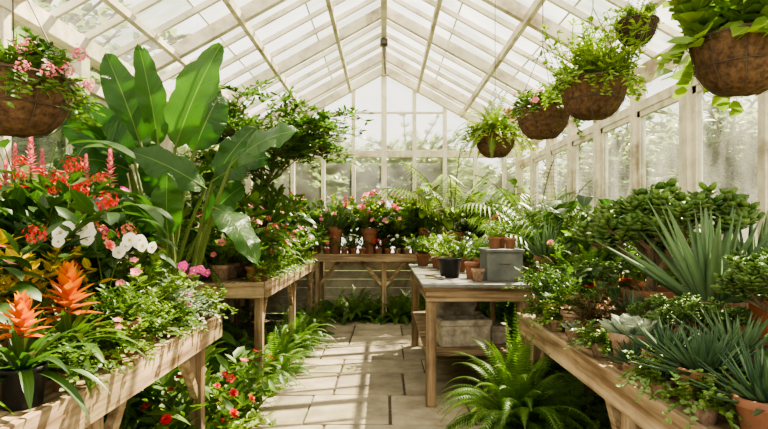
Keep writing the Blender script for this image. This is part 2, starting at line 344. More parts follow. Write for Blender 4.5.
def g_trail(key,seed,n,r0,L,ll,lw,mats=('light','stem'),rise=.06,out=.06,top=40,lo=.3):
    r=random.Random(seed); mb=MB(); tips=[]
    for i in range(n):
        az=2*pi*i/n+r.uniform(-.3,.3); o=Vector((math.cos(az),math.sin(az),0)); p=o*r0*.6; l=L*r.uniform(lo,1.1); d=(o*.8+UP*.8).normalized(); pts=[p.copy()]
        st=.022; k=int((l+r0*.7)/st)
        for j in range(k):
            d=(d+Vector((r.uniform(-.2,.2),r.uniform(-.2,.2),-.26))+(o*.06)).normalized(); p=p+d*st; pts.append(p.copy())
            for _ in range(2 if ll<.045 else 1):
                a=r.uniform(0,2*pi); ld=(Vector((math.cos(a),math.sin(a),r.uniform(-.6,.3)))+o*.5).normalized(); mb.mini(p.copy(),ld,(o+UP).normalized(),ll*r.uniform(.7,1.2),lw*r.uniform(.7,1.2),0,r.random())
        mb.tube(pts[::2],.0015,3,1); tips.append(pts[min(5,len(pts)-1)]+o*.02)
    for i in range(top):
        az=r.uniform(0,2*pi); rr=r0*math.sqrt(r.random()); p=Vector((math.cos(az)*rr,math.sin(az)*rr,0)); d=Vector((math.cos(az)*.5*rr/r0,math.sin(az)*.5*rr/r0,1)).normalized(); h=r.uniform(.5,1)*rise*2; pts=[p.copy()]
        for j in range(5):
            d=(d+Vector((r.uniform(-.3,.3),r.uniform(-.3,.3),-.05))).normalized(); p=p+d*h/5; pts.append(p.copy())
            for _ in range(3):
                a=r.uniform(0,2*pi); ld=Vector((math.cos(a),math.sin(a),r.uniform(-.1,.7))).normalized(); mb.mini(p.copy(),ld,UP,ll*r.uniform(.7,1.2),lw,0,r.random())
        mb.tube(pts,.0015,3,1); tips.append(p+UP*.01)
    F[key]=mb.mesh(key,mats); T[key]=tips
def g_orchid(key,seed,ns=2,H=.46,a0=-1.6):
    r=random.Random(seed); mb=MB(); tips=[]
    for i in range(7):
        az=i*2.4; mb.leaf((0,0,0),(math.cos(az),math.sin(az),.8),.22,.06,p_strap,1.6,.3,6,0,r.random())
    for s in range(ns):
        az=a0+s*1.1+r.uniform(-.2,.2); d=Vector((math.cos(az)*.2,math.sin(az)*.2,1)).normalized(); p=Vector((0,0,0)); pts=[p.copy()]; h=H*(1-.15*s)
        for j in range(14):
            t=j/13; d=(d+Vector((math.cos(az)*.16*t,math.sin(az)*.16*t,-.42*t*t))).normalized(); p=p+d*h*r.uniform(.95,1.05)/11; pts.append(p.copy())
            if j>6: tips.append(p+Vector((r.uniform(-.015,.015),r.uniform(-.03,0),r.uniform(-.01,.01))))
        mb.tube(pts,.003,4,1)
    F[key]=mb.mesh(key,('dark','stem')); T[key]=tips
# flowers
def g_flower(key,mat,n,L,W,el,prof=p_oval,droop=.2,centre=.15,layers=1):
    mb=MB(); r=random.Random(3)
    for ly in range(layers):
        for i in range(n):
            az=2*pi*(i+.5*ly)/n; e=math.radians(el+ly*25); l=L*(1-.25*ly)
            mb.leaf((0,0,.002*ly),(math.cos(az)*math.cos(e),math.sin(az)*math.cos(e),math.sin(e)),l,W*(1-.2*ly),prof,droop,.15,5,0,r.random())
    c=L*centre; mb.lathe([(.0001,c*1.6),(c*.7,c*1.3),(c,c*.5),(c*.6,-.2*c),(.0001,-.4*c)],8,1)
    F[key]=mb.mesh(key,(mat,'centre'))
for nm,mt in(('pink','p_pink'),('red','p_red'),('mag','p_mag'),('white','p_white'),('coral','p_coral'),('yel','p_yel')):
    g_flower('fl_'+nm,mt,5,.026,.022,20)
    g_flower('db_'+nm,mt,7,.03,.022,12,layers=3,centre=.1)
g_flower('orch_white','p_white',5,.03,.036,14,prof=lambda t: math.sin(pi*min(1,t*.92+.04))**.4 if t<1 else .15,centre=.22); g_flower('orch_mag','p_mag',5,.03,.03,12,centre=.2)
def g_cluster(key,mat):
    mb=MB(); r=random.Random(5)
    for k in range(18):
        az=k*2.4; ph=math.acos(1-1.4*(k+.5)/18); c=Vector((math.sin(ph)*math.cos(az),math.sin(ph)*math.sin(az),math.cos(ph))); q=c.to_track_quat('Z','Y'); rr=.032*r.uniform(.55,1.35)
        for i in range(4):
            a=2*pi*i/4; d=q@Vector((math.cos(a),math.sin(a),.4)).normalized(); mb.mini(c*rr,d,c,.013,.010,0,r.random())
        mb.tube([(0,0,-.03),c*.028],.001,3,1)
    F[key]=mb.mesh(key,(mat,'stem'))
for nm,mt in(('red','p_red'),('pink','p_pink'),('coral','p_coral'),('white','p_white')): g_cluster('cl_'+nm,mt)
def g_spike(key,mat,H=.12,n=32,L=.12,W=.034,e0=0,e1=82):
    mb=MB(); r=random.Random(9)
    for i in range(n):
        t=i/n; az=i*2.4; el=math.radians(e0+(e1-e0)*t); mb.leaf((0,0,H*t),(math.cos(az)*math.cos(el),math.sin(az)*math.cos(el),math.sin(el)),L*(1-.3*t),W,p_lance,.5*(1-t)-.2,.35,5,0,r.random())
    mb.tube([(0,0,-.12),(0,0,H)],.006,5,1)
    F[key]=mb.mesh(key,(mat,'stem'))
g_spike('spike_orange','p_orange',.11,32,.105,.042,5,80); g_spike('spike_coral','p_coral',.1,26,.09,.032,5,80)
g_spike('spike_pink','p_pink',.17,34,.045,.02,10,75)
def g_anth(key,mat):
    mb=MB(); mb.leaf((0,0,0),(0,-1,.5),.09,.08,p_oval,.5,.2,6,0,.5); mb.tube([(0,0,0),(0,-.012,.03),(0,-.018,.06)],[.005,.005,.003],5,1); F[key]=mb.mesh(key,(mat,'centre'))
g_anth('anth_red','p_red'); g_anth('anth_pink','p_coral')
# foliage library
for i in range(3):
    g_bush('fine%d'%i,10+i,38,.26,1.1,.026,.015,9,5,.15,.6)
    g_bush('med%d'%i,20+i,26,.34,1.0,.055,.027,9,4,.15,.5)
    g_bush('big%d'%i,30+i,18,.48,.8,.1,.045,9,3,.2,.5,sr=.004)
    g_broad('broad%d'%i,40+i,24,.45,.2,.095)
    g_fern('fern%d'%i,50+i,34,.42,10,80,1.9,22,.06,.015)
g_broad('huge0',45,20,.95,.36,.16,spread=.7,segs=7,hmin=.25); g_broad('huge1',46,18,.8,.4,.12,spread=.8,prof=p_lance,segs=7,hmin=.25)
g_fern('bigfern0',60,110,.85,22,88,2.0,38,.085,.018); g_fern('bigfern1',61,56,.62,10,80,2.1,28,.075,.018)
g_fern('palm0',62,13,1.15,50,87,1.6,26,.34,.024,tilt=.6,rr=.006,mats=('light','stem'),kind='m',gap=.35); g_fern('palm1',63,11,.8,40,84,1.7,20,.24,.02,tilt=.6,rr=.005,mats=('mid','stem'),kind='m',gap=.35)
for i in range(2):
    g_rosette('brom%d'%i,70+i,36,.34,.042,p_strap,14,78,1.7,.35,8)
    g_rosette('spider%d'%i,72+i,46,.36,.014,p_grass,25,82,2.1,.3,8)
    g_rosette('drac%d'%i,74+i,46,.4,.028,p_lance,5,85,1.0,.3,7)
    g_rosette('aloe%d'%i,76+i,30,.22,.032,p_agave,12,80,-.2,.35,6,.8,('aloe','stem'))
    g_rosette('haw%d'%i,78+i,64,.15,.016,p_agave,0,85,-.25,.3,5,.8,('aloe','stem'),inner=.75)
    g_rosette('ech%d'%i,80+i,40,.1,.046,p_spat,8,80,-.5,.35,5,.35,('ech','stem'),ljit=.05,inner=.3,zr=.02)
    g_rosette('agave%d'%i,82+i,28,.52,.062,p_agave,30,86,.1,.45,8,.5,('agave','stem'),inner=.9,ljit=.15,core=.03)
    g_jade('jade%d'%i,84+i)
    g_trail('trail%d'%i,86+i,26,.17,.16,.032,.02)
    g_trail('spill%d'%i,96+i,20,.08,.12,.026,.018,rise=.07,top=36)
    g_orchid('orchid%d'%i,88+i)
g_trail('tall0',91,20,.17,.08,.034,.014,('light','stem'),.14,top=80)
g_trail('trailbig',92,12,.17,.26,.085,.08,('light','stem'),.12,top=20,lo=.1)
# pots
mb=MB(); mb.lathe([(.001,0),(.66,0),(.7,.02),(.88,.76),(.9,.77),(1,.78),(1.02,.8),(1.02,.98),(1,1),(.9,1),(.88,.98),(.86,.8),(.84,.7)]); F['pot']=mb.mesh('pot',('terra',))
mb=MB(); mb.lathe([(.001,0),(.74,0),(.78,.02),(.94,.9),(1.0,.91),(1.0,1),(.93,1),(.9,.8)]); F['pot_plastic']=mb.mesh('pot_plastic',('black',))
mb=MB(); mb.lathe([(.001,0),(.45,0),(.62,.1),(.85,.4),(.97,.75),(1.0,.85),(1.05,.88),(1.05,1),(.95,1),(.9,.8)]); F['bowl']=mb.mesh('bowl',('terra',))
mb=MB(); mb.lathe([(.001,.02),(.4,.03),(.87,0),(.87,-.02)],20); F['soil']=mb.mesh('soil',('soil',))
POTS={'t':('pot','terra'),'o':('pot','terra_old'),'b':('pot_plastic','black'),'w':('bowl','terra')}
DX=[0.]
def plant(name,label,cat,x,y,z,fol,mat=None,s=1.,pot=None,fl=None,rot=None,group=None,sz=None):
    x+=DX[0]
    e=thing(name,label,cat,(x,y,z),R.uniform(0,6.28) if rot is None else rot,group)
    zo=0
    if pot:
        k,r,h=pot; me,mt=POTS[k]; obj('pot',F[me],e,scale=(r,r,h),mat=mt); obj('soil',F['soil'],e,loc=(0,0,h*.84),scale=(r,r,.1)); zo=h*.82
    obj('foliage',F[fol],e,loc=(0,0,zo),scale=(s,s,s*(sz or 1)),mat=mat)
    if fl:
        mk,cnt,fs=fl; tp=T[fol]; idx=list(range(len(tp))); R.shuffle(idx)
        a=e.rotation_euler.z
        if mk[:2] in('fl','db','cl') or mk=='spike_pink':
            idx.sort(key=lambda i:-(tp[i].z*1.2+.5*(-(tp[i].x*math.sin(a)+tp[i].y*math.cos(a))))+R.uniform(0,.12))
        for i in idx[:cnt]:
            p=Vector(tp[i])
            if mk[:2] in('fl','db','cl'): p=p*1.06
            p=Vector((p.x*s,p.y*s,p.z*s*(sz or 1)+zo)); d=Vector((p.x,p.y,abs(p.z)*.35+.05)).normalized()
            q=(d+UP*.3).normalized().to_track_quat('Z','Y')
            if mk.startswith('spike') or mk.startswith('cl_'): q=Quaternion((1,0,0,0))
            if mk.startswith('anth'): q=Quaternion(UP,math.atan2(p.y,p.x)+pi/2)
            if mk.startswith('orch'):
                q=Vector((.5*R.uniform(-1,1),-1,.3)).normalized().to_track_quat('Z','Y'); q=Quaternion(UP,-a)@q
            obj('flower',F[mk],e,loc=p,rot=q,scale=fs*R.uniform(.8,1.15))
    return e
P=plant
# ------------------------------------------------------------ shell
W=2.25; EZ=2.8; RZ=4.05; Y0=-1.0; Y1=9.05; SL=(RZ-EZ)/W
mb=MB(); r=random.Random(4); y=Y0
while y<8.95:
    dpt=r.choice([.55,.62,.7,.76]); x=-1.02-r.uniform(0,.45)
    while x<1.44:
        w=r.uniform(.55,1.05)
        if x+w>1.2: w=1.46-x
        x_=max(x,-1.03)
        if x+w-x_>.12: mb.slab(x_+.009,x+w-.009,y+.009,y+dpt-.009,-.06,r.uniform(-.004,.003),r,0,r.random())
        x+=w
    y+=dpt
o=struct('floor',mb,('stone',),'aisle of large worn beige stone flags',bevel=.008,cat='floor')
mb=MB(); mb.box(-W-.1,W+.1,Y0,Y1+.05,-.1,-.014); struct('floor_bed',mb,('ground',),'bare soil and gravel ground under the benches',cat='floor').name='floor.001'
mb=MB(); mb.box(-16,16,-3,28,-.3,-.12); struct('floor_outside',mb,('grass',),'grass outside the greenhouse',cat='ground').name='floor.002'
tn=[0]; wn=[0]
def trim(f,label,mat='paint',bevel=.004):
    mb=MB(); f(mb); tn[0]+=1; return struct('trim_%d'%tn[0],mb,(mat,),label,bevel=bevel)
for sx,nm in((-1,'left'),(1,'right')):
    mb=MB(); a=sx*W; k=0; zz=0
    while zz<.84: mb.box(min(a,a+sx*.04),max(a,a+sx*.04),Y0,Y1,zz,zz+.135); zz+=.14
    struct('wall_'+nm,mb,('paint_worn',),'low boarded cream painted timber wall',bevel=.004,cat='wall')
    trim(lambda m:m.box(a-.05,a+.08,Y0,Y1,.84,.9),'cream window sill','paint_worn')
    trim(lambda m:m.box(a-.05,a+.07,Y0,Y1,EZ-.13,EZ),'cream timber wall plate under the eaves','paint_worn')
    trim(lambda m:m.box(a-.03,a+.05,Y0,Y1,2.42,2.5),'cream timber rail over the windows','paint_worn')
    yy=Y0; j=0
    while yy<Y1-.1:
        wd=.12 if j%2==0 else .07
        trim(lambda m:m.box(a-.055,a+.06,yy-wd/2,yy+wd/2,.9,EZ-.13),'cream timber wall post','paint_worn')
        mb=MB(); ya=yy+wd/2; yb=min(yy+.84,Y1)-(.035 if j%2==0 else .06); f=.045
        mb.box(a-.018,a+.018,ya,ya+f,.9,2.42); mb.box(a-.018,a+.018,yb-f,yb,.9,2.42); mb.box(a-.018,a+.018,ya,yb,.9,.95); mb.box(a-.018,a+.018,ya,yb,2.37,2.42)
        mb.box(a-.003,a+.003,ya+f,yb-f,.95,2.37,1)
        mb.box(a-.003,a+.003,ya,yb,2.49,EZ-.13,1)
        wn[0]+=1; struct('window_%d'%wn[0],mb,('paint_worn','glass'),'cream framed side window with clear glass',cat='window')
        yy+=.84; j+=1
mb=MB(); zz=0
while zz<.84: mb.box(-W,W,Y1,Y1+.05,zz,zz+.135); zz+=.14
struct('wall_back',mb,('paint_worn',),'low boarded cream painted timber wall',bevel=.004,cat='wall')
trim(lambda m:m.box(-W,W,Y1-.05,Y1+.06,.84,.92),'cream window sill','paint_worn')
trim(lambda m:m.box(-W,W,Y1-.04,Y1+.06,2.56,2.67),'thick cream timber tie beam across the gable','paint_worn')
rz=lambda x: RZ-SL*abs(x)
edges=[-W+.03,-1.98,-1.5,-1.0,-.5,0,.5,1.0,1.5,1.98,W-.03]
for i,x in enumerate(edges):
    wd=.09 if i==5 else .06
    if 0<i<10: trim(lambda m:m.box(x-wd/2,x+wd/2,Y1-.045,Y1+.05,.92,rz(x)-.03),'cream timber gable mullion')
    else: trim(lambda m:m.box(x-.05,x+.05,Y1-.045,Y1+.05,.92,rz(x)-.03),'cream timber corner post')
for i in range(10):
    xa,xb=edges[i],edges[i+1]; mb=MB(); n=0
    if min(rz(xa),rz(xb))>3.3: mb.box(xa,xb,Y1-.015,Y1+.015,3.28,3.31)
    k=len(mb.v); mb.v+=[Vector(c) for c in((xa,Y1,.92),(xb,Y1,.92),(xb,Y1,rz(xb)),(xa,Y1,rz(xa)))]; mb.face((k,k+1,k+2,k+3),((0,0),(1,0),(1,1),(0,1)),1)
    wn[0]+=1; struct('window_%d'%wn[0],mb,('paint','glassback'),'tall gable window bay with cream glazing bars',cat='window')
for sx in(-1,1):
    mb=MB(); n=[Vector((0,Y0,RZ+.03)),Vector((0,Y1+.06,RZ+.03)),Vector((sx*(W+.1),Y1+.06,EZ-.03)),Vector((sx*(W+.1),Y0,EZ-.03))]
    mb.v+=n; mb.face((0,1,2,3),((0,0),(1,0),(1,1),(0,1)))
    struct('ceiling' if sx<0 else 'ceiling.001',mb,('glassroof',),'sloping hazy glass roof pane field',cat='glass roof')
    yy=Y0+.05; j=0
    while yy<Y1+.1:
        big=(j%4==2); w=.07 if big else .032; h=.12 if big else .052
        off=-h/2
        trim(lambda m:m.beam((0,yy,RZ+off+.02),(sx*W,yy,EZ+off+.02),w,h),'cream painted main rafter' if big else 'thin cream glazing bar','paint_worn' if big else 'paint')
        yy+=.42; j+=1
    for px_,hh in((.55,.07),(1.27,.08),(1.85,.055)):
        trim(lambda m:m.beam((sx*px_,Y0,rz(px_)-.09),(sx*px_,Y1,rz(px_)-.09),.045,hh),'cream painted roof purlin','paint_worn')
    trim(lambda m:m.beam((0,Y1-.03,RZ-.05),(sx*W,Y1-.03,EZ-.05),.09,.12),'cream gable rafter')
    for q in (.347,.693):
        xx=sx*W*q; trim(lambda m:m.beam((xx,Y0,rz(xx)+.03),(xx,Y1,rz(xx)+.03),.015,.008),'thin lapped glass joint strip',bevel=0)
trim(lambda m:m.box(-.035,.035,Y0,Y1,RZ-.16,RZ+.02),'cream painted ridge board','paint_worn')
e=thing('roof_vent_opener','dark metal roof vent winding rod hanging from the ridge','vent opener',(0,7.2,RZ-.18))
mb=MB(); mb.tube([(0,0,.02),(0,0,-.2),(.02,0,-.45)],.012,6,0); obj('rod',mb.mesh('rod',('wire',)),e)
mb=MB(); mb.box(-.05,.05,-.06,.06,-.08,.0); obj('gear_box',mb.mesh('gear',('wire',)),e,bevel=.01)
# ------------------------------------------------------------ benches
def bench(name,label,x0,x1,y0,y1,top,legs,front,axis,fh=.12,plank=.14,group='slatted timber plant benches'):
    e=thing(name,label,'plant bench',((x0+x1)/2,(y0+y1)/2,0),0,group); cx,cy=(x0+x1)/2,(y0+y1)/2
    mb=MB()
    if axis=='y':
        x=x0
        while x<x1-.02: mb.box(x-cx,min(x+plank,x1)-cx-.008,y0-cy,y1-cy,top-.03,top); x+=plank
    else:
        y=y0
        while y<y1-.02: mb.box(x0-cx,x1-cx,y-cy,min(y+plank,y1)-cy-.008,top-.03,top); y+=plank
    obj('bench_top',mb.mesh('bench_top',('wood'+axis,),False),e,bevel=.004)
    def part(nm,m,mat): obj(nm,m.mesh(nm,(mat,),False),e,bevel=.004)
    z0=top-fh-.002; z1=top+.012
    if front=='+x': m=MB(); m.box(x1-cx,x1-cx+.03,y0-cy,y1-cy,z0,z1); part('front_board',m,'woody')
    if front=='-x': m=MB(); m.box(x0-cx-.03,x0-cx,y0-cy,y1-cy,z0,z1); part('front_board',m,'woody')
    if front=='-y': m=MB(); m.box(x0-cx,x1-cx,y0-cy-.03,y0-cy,z0,z1); part('front_board',m,'woodx')
    if axis=='y':
        for yy in(y0,y1): m=MB(); m.box(x0-cx,x1-cx,yy-cy+(-.028 if yy==y0 else 0),yy-cy+(0 if yy==y0 else .028),z0,z1-.014); part('end_board',m,'woodx')
    for l in legs:
        for sd in(0,1):
            if axis=='y':
                xx=(x1-.07 if sd==0 else x0+.07) if front=='+x' else (x0+.07 if sd==0 else x1-.07)
                m=MB(); m.box(xx-cx-.035,xx-cx+.035,l-cy-.035,l-cy+.035,0,top-.03); part('leg',m,'woodz')
                if sd==0:
                    for s2 in(-1,1):
                        ye=l+s2*.32
                        if y0+.02<ye<y1-.02: m=MB(); m.beam((xx-cx,l-cy+s2*.03,top-.42),(xx-cx,ye-cy,top-.05),.04,.05); part('brace',m,'woody')
                else:
                    xo=x1-.07 if front=='+x' else x0+.07; m=MB(); m.beam((min(xo,xx)-cx,l-cy,top-.1),(max(xo,xx)-cx,l-cy,top-.1),.04,.09); part('rail',m,'woodx')
            else:
                yy=y0+.06 if sd==0 else y1-.06
                m=MB(); m.box(l-cx-.035,l-cx+.035,yy-cy-.035,yy-cy+.035,0,top-.03); part('leg',m,'woodz')
                if sd==0:
                    for s2 in(-1,1):
                        xe=l+s2*.36
                        if x0<xe<x1: m=MB(); m.beam((l-cx+s2*.03,yy-cy,top-.46),(xe-cx,yy-cy,top-.06),.04,.05); part('brace',m,'woodx')
    return e
LB=.87; LR=.94; BB=1.0; RB=.79; RR=.87
bench('plant_bench','weathered timber plant bench crowded with bromeliads and orchids',-2.19,-1.0,.4,3.3,LB,(.7,2.0,3.15),'+x','y')
bench('plant_bench.001','weathered timber plant bench carrying potted flowering plants',-2.19,-1.0,4.6,8.1,LR,(4.72,6.4,7.95),'+x','y')
bench('plant_bench.002','long weathered timber bench under the gable windows',-2.19,2.19,8.22,8.9,BB,(-2.05,-1.0,0,.95,2.05),'-y','x',fh=.1)
bench('plant_bench.003','weathered timber plant bench covered in potted succulents',.97,2.19,.4,3.9,RB,(.7,2.3,3.75),'-x','y')
bench('plant_bench.004','narrow timber bench with leafy pot plants',1.5,2.19,4.1,8.1,RR,(4.25,6.1,7.95),'-x','y')
e=thing('potting_table','weathered potting table with grey top and lower shelf','work table',(.735,5.45,0))
hx,hy,tz=.44,1.2,.965
mb=MB(); mb.box(-hx,hx,-hy,hy,tz-.03,tz); obj('tabletop',mb.mesh('tabletop',('tabletop',),False),e,bevel=.006)
for s2 in(-1,1):
    mb=MB(); mb.box(-hx+.03,hx-.03,s2*(hy-.05)-.015,s2*(hy-.05)+.015,tz-.14,tz-.03); obj('apron',mb.mesh('apron',('oldwoodx',),False),e,bevel=.004)
    mb=MB(); mb.box(s2*(hx-.05)-.015,s2*(hx-.05)+.015,-hy+.05,hy-.05,tz-.14,tz-.03); obj('apron',mb.mesh('apron',('oldwoody',),False),e,bevel=.004)
    for s3 in(-1,1):
        mb=MB(); a=s2*(hx-.075);b=s3*(hy-.09); mb.box(a-.04,a+.04,b-.04,b+.04,0,tz-.03); obj('leg',mb.mesh('leg',('oldwoodz',),False),e,bevel=.005)
    mb=MB(); a=s2*(hx-.075); mb.beam((a,-hy+.12,.36),(a,hy-.12,.36),.035,.07); obj('shelf_rail',mb.mesh('rail',('oldwoody',),False),e,bevel=.004)
mb=MB(); y=-hy+.06
while y<hy-.1: mb.box(-hx+.04,hx-.04,y,y+.13,.396,.42); y+=.14
obj('shelf',mb.mesh('shelf',('oldwoodx',),False),e,bevel=.004)
def simplepot(x,y,z,k,r,h,label,rot=0,group=None):
    e=thing('flower_pot',label,'flower pot',(x,y,z),0,group); me,mt=POTS[k]; obj('pot',F[me],e,scale=(r,r,h),mat=mt)
    obj('soil',F['soil'],e,loc=(0,0,h*.84),scale=(r,r,.1)); return e
e=thing('metal_planter_box','grey green metal box on the potting table','metal box',(.995,4.7,tz),-.04)
mb=MB(); a,b,h=.145,.22,.235
mb.box(-a,a,-b,b,0,h); obj('box_body',mb.mesh('box_body',('boxgrey',),False),e,bevel=.006)
mb=MB(); mb.box(-a-.012,a+.012,-b-.012,b+.012,h,h+.025); obj('lid',mb.mesh('lid',('boxgrey',),False),e,bevel=.005)
mb=MB(); mb.tube([(-.04,-b,h*.6),(-.04,-b-.025,h*.6),(.04,-b-.025,h*.6),(.04,-b,h*.6)],.005,6,0); obj('handle',mb.mesh('handle',('wire',)),e)
bt=tz+.261
simplepot(.58,4.85,tz,'b',.105,.17,'empty black plastic pot on the table')
simplepot(.77,4.5,tz,'o',.055,.1,'small weathered clay pot beside the metal box')
simplepot(.76,4.75,tz,'t',.065,.14,'terracotta pot filled with soil')
P('potted_seedling','small terracotta pot with a green seedling','potted plant',.94,4.68,bt,'fine0','light',.4,('t',.055,.1))
simplepot(1.07,4.66,bt,'t',.05,.09,'small weathered clay pot standing on the metal box')
P('potted_seedling','small terracotta pot with a leafy seedling','potted plant',1.02,4.85,bt,'med0','mid',.5,('t',.06,.1))
for i,(x,y) in enumerate([(.62,5.75),(.75,5.5),(.97,5.4),(1.05,5.9),(.6,6.1),(.85,6.2),(.45,6.35),(1.08,6.4)]):
    P('potted_herb','bushy green herb in a terracotta pot on the table','potted plant',x,y,tz,['fine1','med1','fine2','fern0','med2','broad0','med0','fern1'][i],['light','mid','fern','fern','light','dark','mid','light'][i],[.6,.6,.7,.7,.8,.6,.8,.8][i],('t',.085,.14),group='herb pots on the potting table')
e=thing('hand_trowel','steel hand trowel with wooden handle on the table','trowel',(.45,4.7,tz+.012),.5)
mb=MB(); mb.leaf((0,0,0),(0,-1,.02),.13,.06,p_lance,-.05,.4,6,0,.5); obj('blade',mb.mesh('blade',('steel','steel')),e)
mb=MB(); mb.tube([(0,0,.003),(0,.05,.012),(0,.17,.006)],[.006,.011,.012],8,0); obj('handle',mb.mesh('handle',('woody',)),e)
def planter(x,y,z,sx,sy,h,label,rot=0):
    e=thing('stone_planter',label,'stone planter',(x,y,z),rot); mb=MB(); t=.03
    mb.box(-sx,sx,-sy,-sy+t,0,h);mb.box(-sx,sx,sy-t,sy,0,h);mb.box(-sx,-sx+t,-sy+t,sy-t,0,h);mb.box(sx-t,sx,-sy+t,sy-t,0,h);mb.box(-sx+t,sx-t,-sy+t,sy-t,0,.03)
    mb.box(-sx-.012,sx+.012,-sy-.012,-sy+t,h-.05,h+.004);mb.box(-sx-.012,-sx+t,-sy,sy,h-.05,h+.004);mb.box(sx-t,sx+.012,-sy,sy,h-.05,h+.004)
    obj('planter_body',mb.mesh('planter',('concrete',),False),e,bevel=.012)
    mb=MB(); mb.box(-sx+t+.002,sx-t-.002,-sy+t+.002,sy-t-.002,h-.08,h-.04); obj('soil',mb.mesh('planter_soil',('soil',),False),e)
planter(.66,4.66,.42,.21,.14,.22,'rough pale weathered stone planter on the table shelf',.12)
planter(.62,5.12,.42,.2,.18,.32,'tall pale stone trough on the table shelf')
planter(.98,4.74,.42,.07,.1,.15,'small rough stone pot on the table shelf',-.08)
def sack(x,y,z,sx,sy,sz,label,rot=0,mat='burlap'):
    e=thing('sack',label,'sack',(x,y,z),rot); mb=MB(); r=random.Random(int(x*99))
    n=12
    for i in range(n+1):
        v=i/n; ph=pi*v
        for j in range(24):
            t=2*pi*j/24; c,s_=math.cos(t),math.sin(t); q=lambda a:math.copysign(abs(a)**.6,a)
            rr=math.sin(ph)**.5*(1+.05*math.sin(5*t+3*ph)+.03*r.uniform(-1,1)); mb.v.append(Vector((q(c)*sx*rr,q(s_)*sy*rr,sz*(.5-.5*math.copysign(abs(math.cos(ph))**.7,math.cos(ph)))+.01*math.sin(4*t)*math.sin(ph))))
    for i in range(n):
        for j in range(24):
            a=i*24; mb.face((a+j,a+(j+1)%24,a+24+(j+1)%24,a+24+j),((.5,.5),)*4)
    obj('sack_body',mb.mesh('sack',(mat,)),e); return e
sack(.66,5.75,.42,.2,.26,.3,'burlap sack of compost lying on the shelf')
# ------------------------------------------------------------ hanging baskets
mb=MB(); r=random.Random(2); prof=[(.001,-.185),(.06,-.183),(.1,-.17),(.13,-.14),(.152,-.1),(.165,-.055),(.174,-.01),(.182,.02),(.165,.02),(.16,-.02)]
mb.lathe(prof,32)
for v in mb.v: v.x*=1+r.uniform(-.02,.02); v.y*=1+r.uniform(-.02,.02); v.z+=r.uniform(-.003,.003)
F['basket']=mb.mesh('basket',('coir',))
mb=MB()
for k in range(10):
    a=2*pi*k/10; mb.tube([(math.cos(a)*(q_[0]+.006),math.sin(a)*(q_[0]+.006),q_[1]-.003) for q_ in prof[1:8]],.0013,4,0)
for rr,zz in((.188,0.012),(.163,-.09)): mb.tube([(rr*math.cos(2*pi*i/24),rr*math.sin(2*pi*i/24),zz) for i in range(25)],.0025,4,0)
F['bwire']=mb.mesh('bwire',('wire',))
mb=MB(); mb.tube([(.18,0,0),(0,0,.42)],.0022,4,0); F['hw']=mb.mesh('hw',('wire',))
def basket(x,y,z,fol,mat,label,fl=None,s=1.,fs=1.,extra=None,sz=1,name='hanging_basket',bmat=None):
    e=thing(name,label,'hanging basket',(x,y,z),R.uniform(0,6),'coir hanging baskets'); rot=e.rotation_euler.z
    obj('basket',F['basket'],e,scale=s,mat=bmat); obj('wire_frame',F['bwire'],e,scale=s)
    for k in range(3): obj('hanging_wire',F['hw'],e,rot=(0,0,k*2*pi/3),scale=s)
    ss=s if not hasattr(s,'__len__') else s[2]
    top=rz(x)-.02-z; mb=MB(); mb.tube([(0,0,.42*ss),(0,0,top)],.003,4,0); obj('hook_wire',mb.mesh('hook_wire',('wire',)),e)
    obj('foliage',F[fol],e,loc=(0,0,0),scale=(fs,fs,fs*sz),mat=mat)
    for ex in (extra or []): obj('foliage',F[ex[0]],e,loc=(0,0,0),scale=ex[2],mat=ex[1])
    if fl:
        mk,cnt,f2=fl; tp=list(T[fol]); R.shuffle(tp)
        for p in tp[:cnt]: obj('flower',F[mk],e,loc=(p.x*fs*1.08,p.y*fs*1.08,p.z*fs*sz+.01),rot=(Vector((p.x,p.y,.12)).normalized()).to_track_quat('Z','Y'),scale=f2*R.uniform(.8,1.2))
basket(1.34,2.05,2.085,'trailbig','light','coir hanging basket with broad geranium leaves and pink flowers',('cl_pink',10,.9),1.,1.,[('big0','mid',.6)])
basket(1.14,3.0,2.18,'tall0','light','coir hanging basket filled with feathery light green foliage',None,1.,1.15,[('fine1','light',.95),('med2','lime',.7),('trail1','light',.9)],1.2)
basket(1.04,3.6,2.17,'trail0','mid','coir hanging basket with green foliage and pink flowers',('fl_pink',16,1.2),1.,1.,[('med1','light',.5),('spider1','light',.5)])
basket(.97,4.8,2.2,'trail1','lime','coir hanging basket with arching spider plant leaves',None,1.,1.15,[('spider0','light',1.25),('bigfern1','light',.68)])
basket(1.385,3.02,2.52,'spill0','light','small dark hanging pot near the roof with leafy foliage',None,.62,.7,[('fine2','light',.5),('spider1','light',.4)],bmat='soil')
basket(-1.42,2.1,1.95,'trail1','mid','wide coir hanging basket with pink flowers and trailing leaves',('cl_pink',22,.7),(1.2,1.2,1.05),1.05,[('drac0','mid',.7),('med0','dark',.6),('trail0','mid',1.0)])
